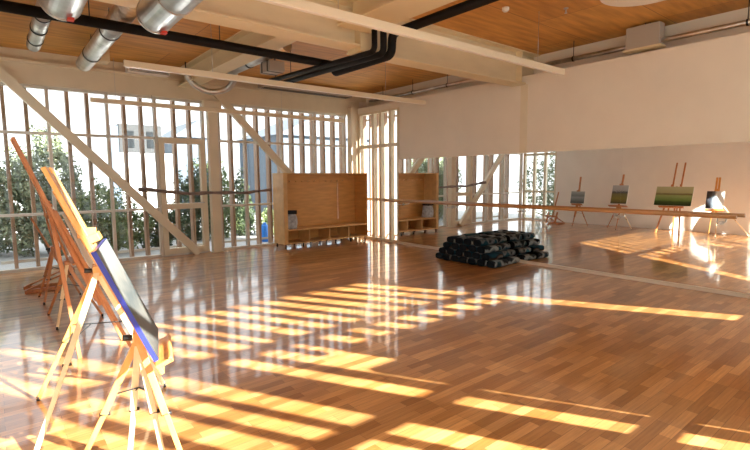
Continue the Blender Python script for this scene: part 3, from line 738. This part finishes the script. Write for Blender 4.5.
tree('tall grey-green shrub behind the left window bay, peaking above the diagonal brace', -6.35, 3.6, -.2, [(-6.3, 3.6, 1.5, .75, 1.0), (-6.25, 3.6, 2.4, .32, .5), (-6.0, 3.4, .6, .8, .8), (-6.8, 3.6, .9, .7, 1.0)], M['leaf1'], 10500, .058, 11)
tree('dense grey-green shrub at the far left edge of the windows', -7.55, 4.2, -.2, [(-7.5, 4.2, 1.2, .75, 1.0), (-7.3, 4.2, .4, .8, .6), (-8.1, 4.2, 1.5, .6, .9)], M['leaf1'], 8500, .058, 12)
tree('low yellow-green shrub left of the door', -5.15, 2.7, -.2, [(-5.3, 2.7, .75, .6, .65), (-4.75, 2.7, .42, .45, .42), (-5.1, 2.7, .25, .6, .4)], M['leaf3'], 6500, .048, 13)
tree('small dark shrub at the hinge side of the door', -4.1, 2.9, -.2, [(-4.1, 2.9, .25, .42, .55), (-3.8, 2.9, .35, .3, .4)], M['leaf2'], 3200, .048, 14)
tree('dark green pointed tree seen through the door glass', -2.85, 3.8, -.2, [(-3.05, 3.8, .7, .45, .95), (-2.7, 3.9, 1.25, .36, .9), (-2.8, 3.8, .2, .55, .5)], M['leaf2'], 6000, .05, 15)
tree('yellow-green tree just right of the steel column', -2.1, 3.9, -.2, [(-2.15, 3.9, 1.0, .36, 1.0), (-2.1, 3.9, .3, .45, .6)], M['leaf3'], 4500, .05, 16)
tree('dark slim tree left of the wooden bench', -1.45, 3.9, -.2, [(-1.45, 3.9, .8, .34, .85), (-1.4, 3.9, .2, .4, .5)], M['leaf2'], 4000, .05, 17)
tree('small bright shrub behind the blue drum', -.75, 3.4, -.2, [(-.75, 3.4, .15, .35, .45)], M['leaf3'], 1800, .048, 18)
tree('dark shrub outside the far left corner, seen only in the mirror', -9.3, -.6, -.2, [(-9.3, -.6, 1.6, .7, 1.2), (-9.4, -.5, .5, .8, .8), (-9.2, .4, 1.2, .6, 1.0)], M['leaf1'], 5000, .06, 19)
t = thing('plastic_drum', 'small bright blue drum outside, left of the bench', 'drum', (-1.55, 2.1, -.2))
part('drum_body', M['bluedrum'], t, lambda b: tube(b, [(-1.55, 2.1, -.2), (-1.55, 2.1, -.05), (-1.55, 2.1, .2), (-1.55, 2.1, .28)], .1, 20, True, [.095, .10, .10, .07]))
part('lid', M['bluedrum'], t, lambda b: disc(b, (-1.55, 2.1, .28), .045, .05, 16))

t = thing('apartment_block', 'white block with grey clad upper floor seen left of the door', 'building', (-2, 16, -.2))
part('wall', M['render_white'], t, lambda b: box(b, (-3.0, 14, -.2), (-.4, 15.2, 2.75)))
part('upper_floor', M['bgrey'], t, lambda b: box(b, (-2.75, 14.02, 2.75), (-.95, 15.2, 4.05)))
part('side_tower', M['bblue'], t, lambda b: box(b, (-3.12, 13.9, -.2), (-2.80, 14.6, 3.95)))
part('window', M['pane_dark'], t, lambda b: [box(b, (x, 13.99, 3.0), (x + .35, 14.02, 3.75)) for x in (-2.5, -1.6)])
t = thing('gabled_house', 'small blue-grey gabled house seen above the door head', 'building', (1.1, 18, -.2))
part('wall', M['bblue'], t, lambda b: box(b, (.25, 16, -.2), (2.6, 20, 3.8)))
def f(b):
    p = [(.1, 3.75), (1.6, 4.75), (2.9, 3.75)]
    v = [b.verts.new((x, y, z)) for y in (15.85, 20.1) for x, z in p]
    for q in ((0, 1, 2), (5, 4, 3), (0, 3, 4, 1), (1, 4, 5, 2), (2, 5, 3, 0)): b.faces.new([v[i] for i in q])
part('roof', M['roof'], t, f)
t = thing('warehouse', 'pale blue-grey shed with a long roof behind the bench', 'building', (5, 12, -.2))
part('wall', M['bblue'], t, lambda b: box(b, (3.1, 10, -.2), (9.5, 14.5, 3.6)))
def f(b):
    p = [(2.9, 3.55), (6.2, 5.0), (9.7, 3.55)]
    v = [b.verts.new((x, y, z)) for y in (9.8, 14.7) for x, z in p]
    for q in ((0, 1, 2), (5, 4, 3), (0, 3, 4, 1), (1, 4, 5, 2), (2, 5, 3, 0)): b.faces.new([v[i] for i in q])
part('roof', M['roof'], t, f)

# ------------------------------------------------------------------ light
w = bpy.data.worlds.new('sky'); scn.world = w; w.use_nodes = True
bgn = w.node_tree.nodes['Background']; bgn.inputs['Color'].default_value = (.93, .96, 1.0, 1); bgn.inputs['Strength'].default_value = 1.05
tan_e, az = .54, .555
sd = Vector((-math.sin(math.atan(az)), math.cos(math.atan(az)), -tan_e)).normalized()
sl = bpy.data.lights.new('sun', 'SUN'); sl.energy = 16.0; sl.angle = math.radians(.7); sl.color = (1.0, .95, .88)
so = bpy.data.objects.new('sun', sl); COL.objects.link(so); so.rotation_mode = 'QUATERNION'; so.rotation_quaternion = (-sd).to_track_quat('Z', 'Y'); so.location = (10, -25, 15)

# ------------------------------------------------------------------ camera
yaw, pitch, roll = math.radians(39.0178), math.radians(5.7918), math.radians(-.4495)
fw = Vector((math.sin(yaw) * math.cos(pitch), math.cos(yaw) * math.cos(pitch), -math.sin(pitch)))
rt = Vector((math.cos(yaw), -math.sin(yaw), 0)); up = rt.cross(fw)
r2 = math.cos(roll) * rt + math.sin(roll) * up; u2 = -math.sin(roll) * rt + math.cos(roll) * up
cam = bpy.data.cameras.new('camera'); co = bpy.data.objects.new('camera', cam); COL.objects.link(co)
cam.sensor_width = 36; cam.lens = 36 * 468.85 / 750; cam.clip_start = .02; cam.clip_end = 300
mw = Matrix(((r2.x, u2.x, -fw.x, -7.3128), (r2.y, u2.y, -fw.y, -9.8701), (r2.z, u2.z, -fw.z, 1.55), (0, 0, 0, 1)))
co.matrix_world = mw
scn.camera = co

scn.view_settings.view_transform = 'Standard'; scn.view_settings.look = 'None'; scn.view_settings.gamma = 1; scn.view_settings.use_curve_mapping = False
scn.view_settings.exposure = 1.22
cy = scn.cycles
cy.use_denoising = True; cy.max_bounces = 10; cy.diffuse_bounces = 6; cy.glossy_bounces = 6; cy.transparent_max_bounces = 12
cy.sample_clamp_indirect = 6.0; cy.caustics_reflective = True; cy.blur_glossy = .5
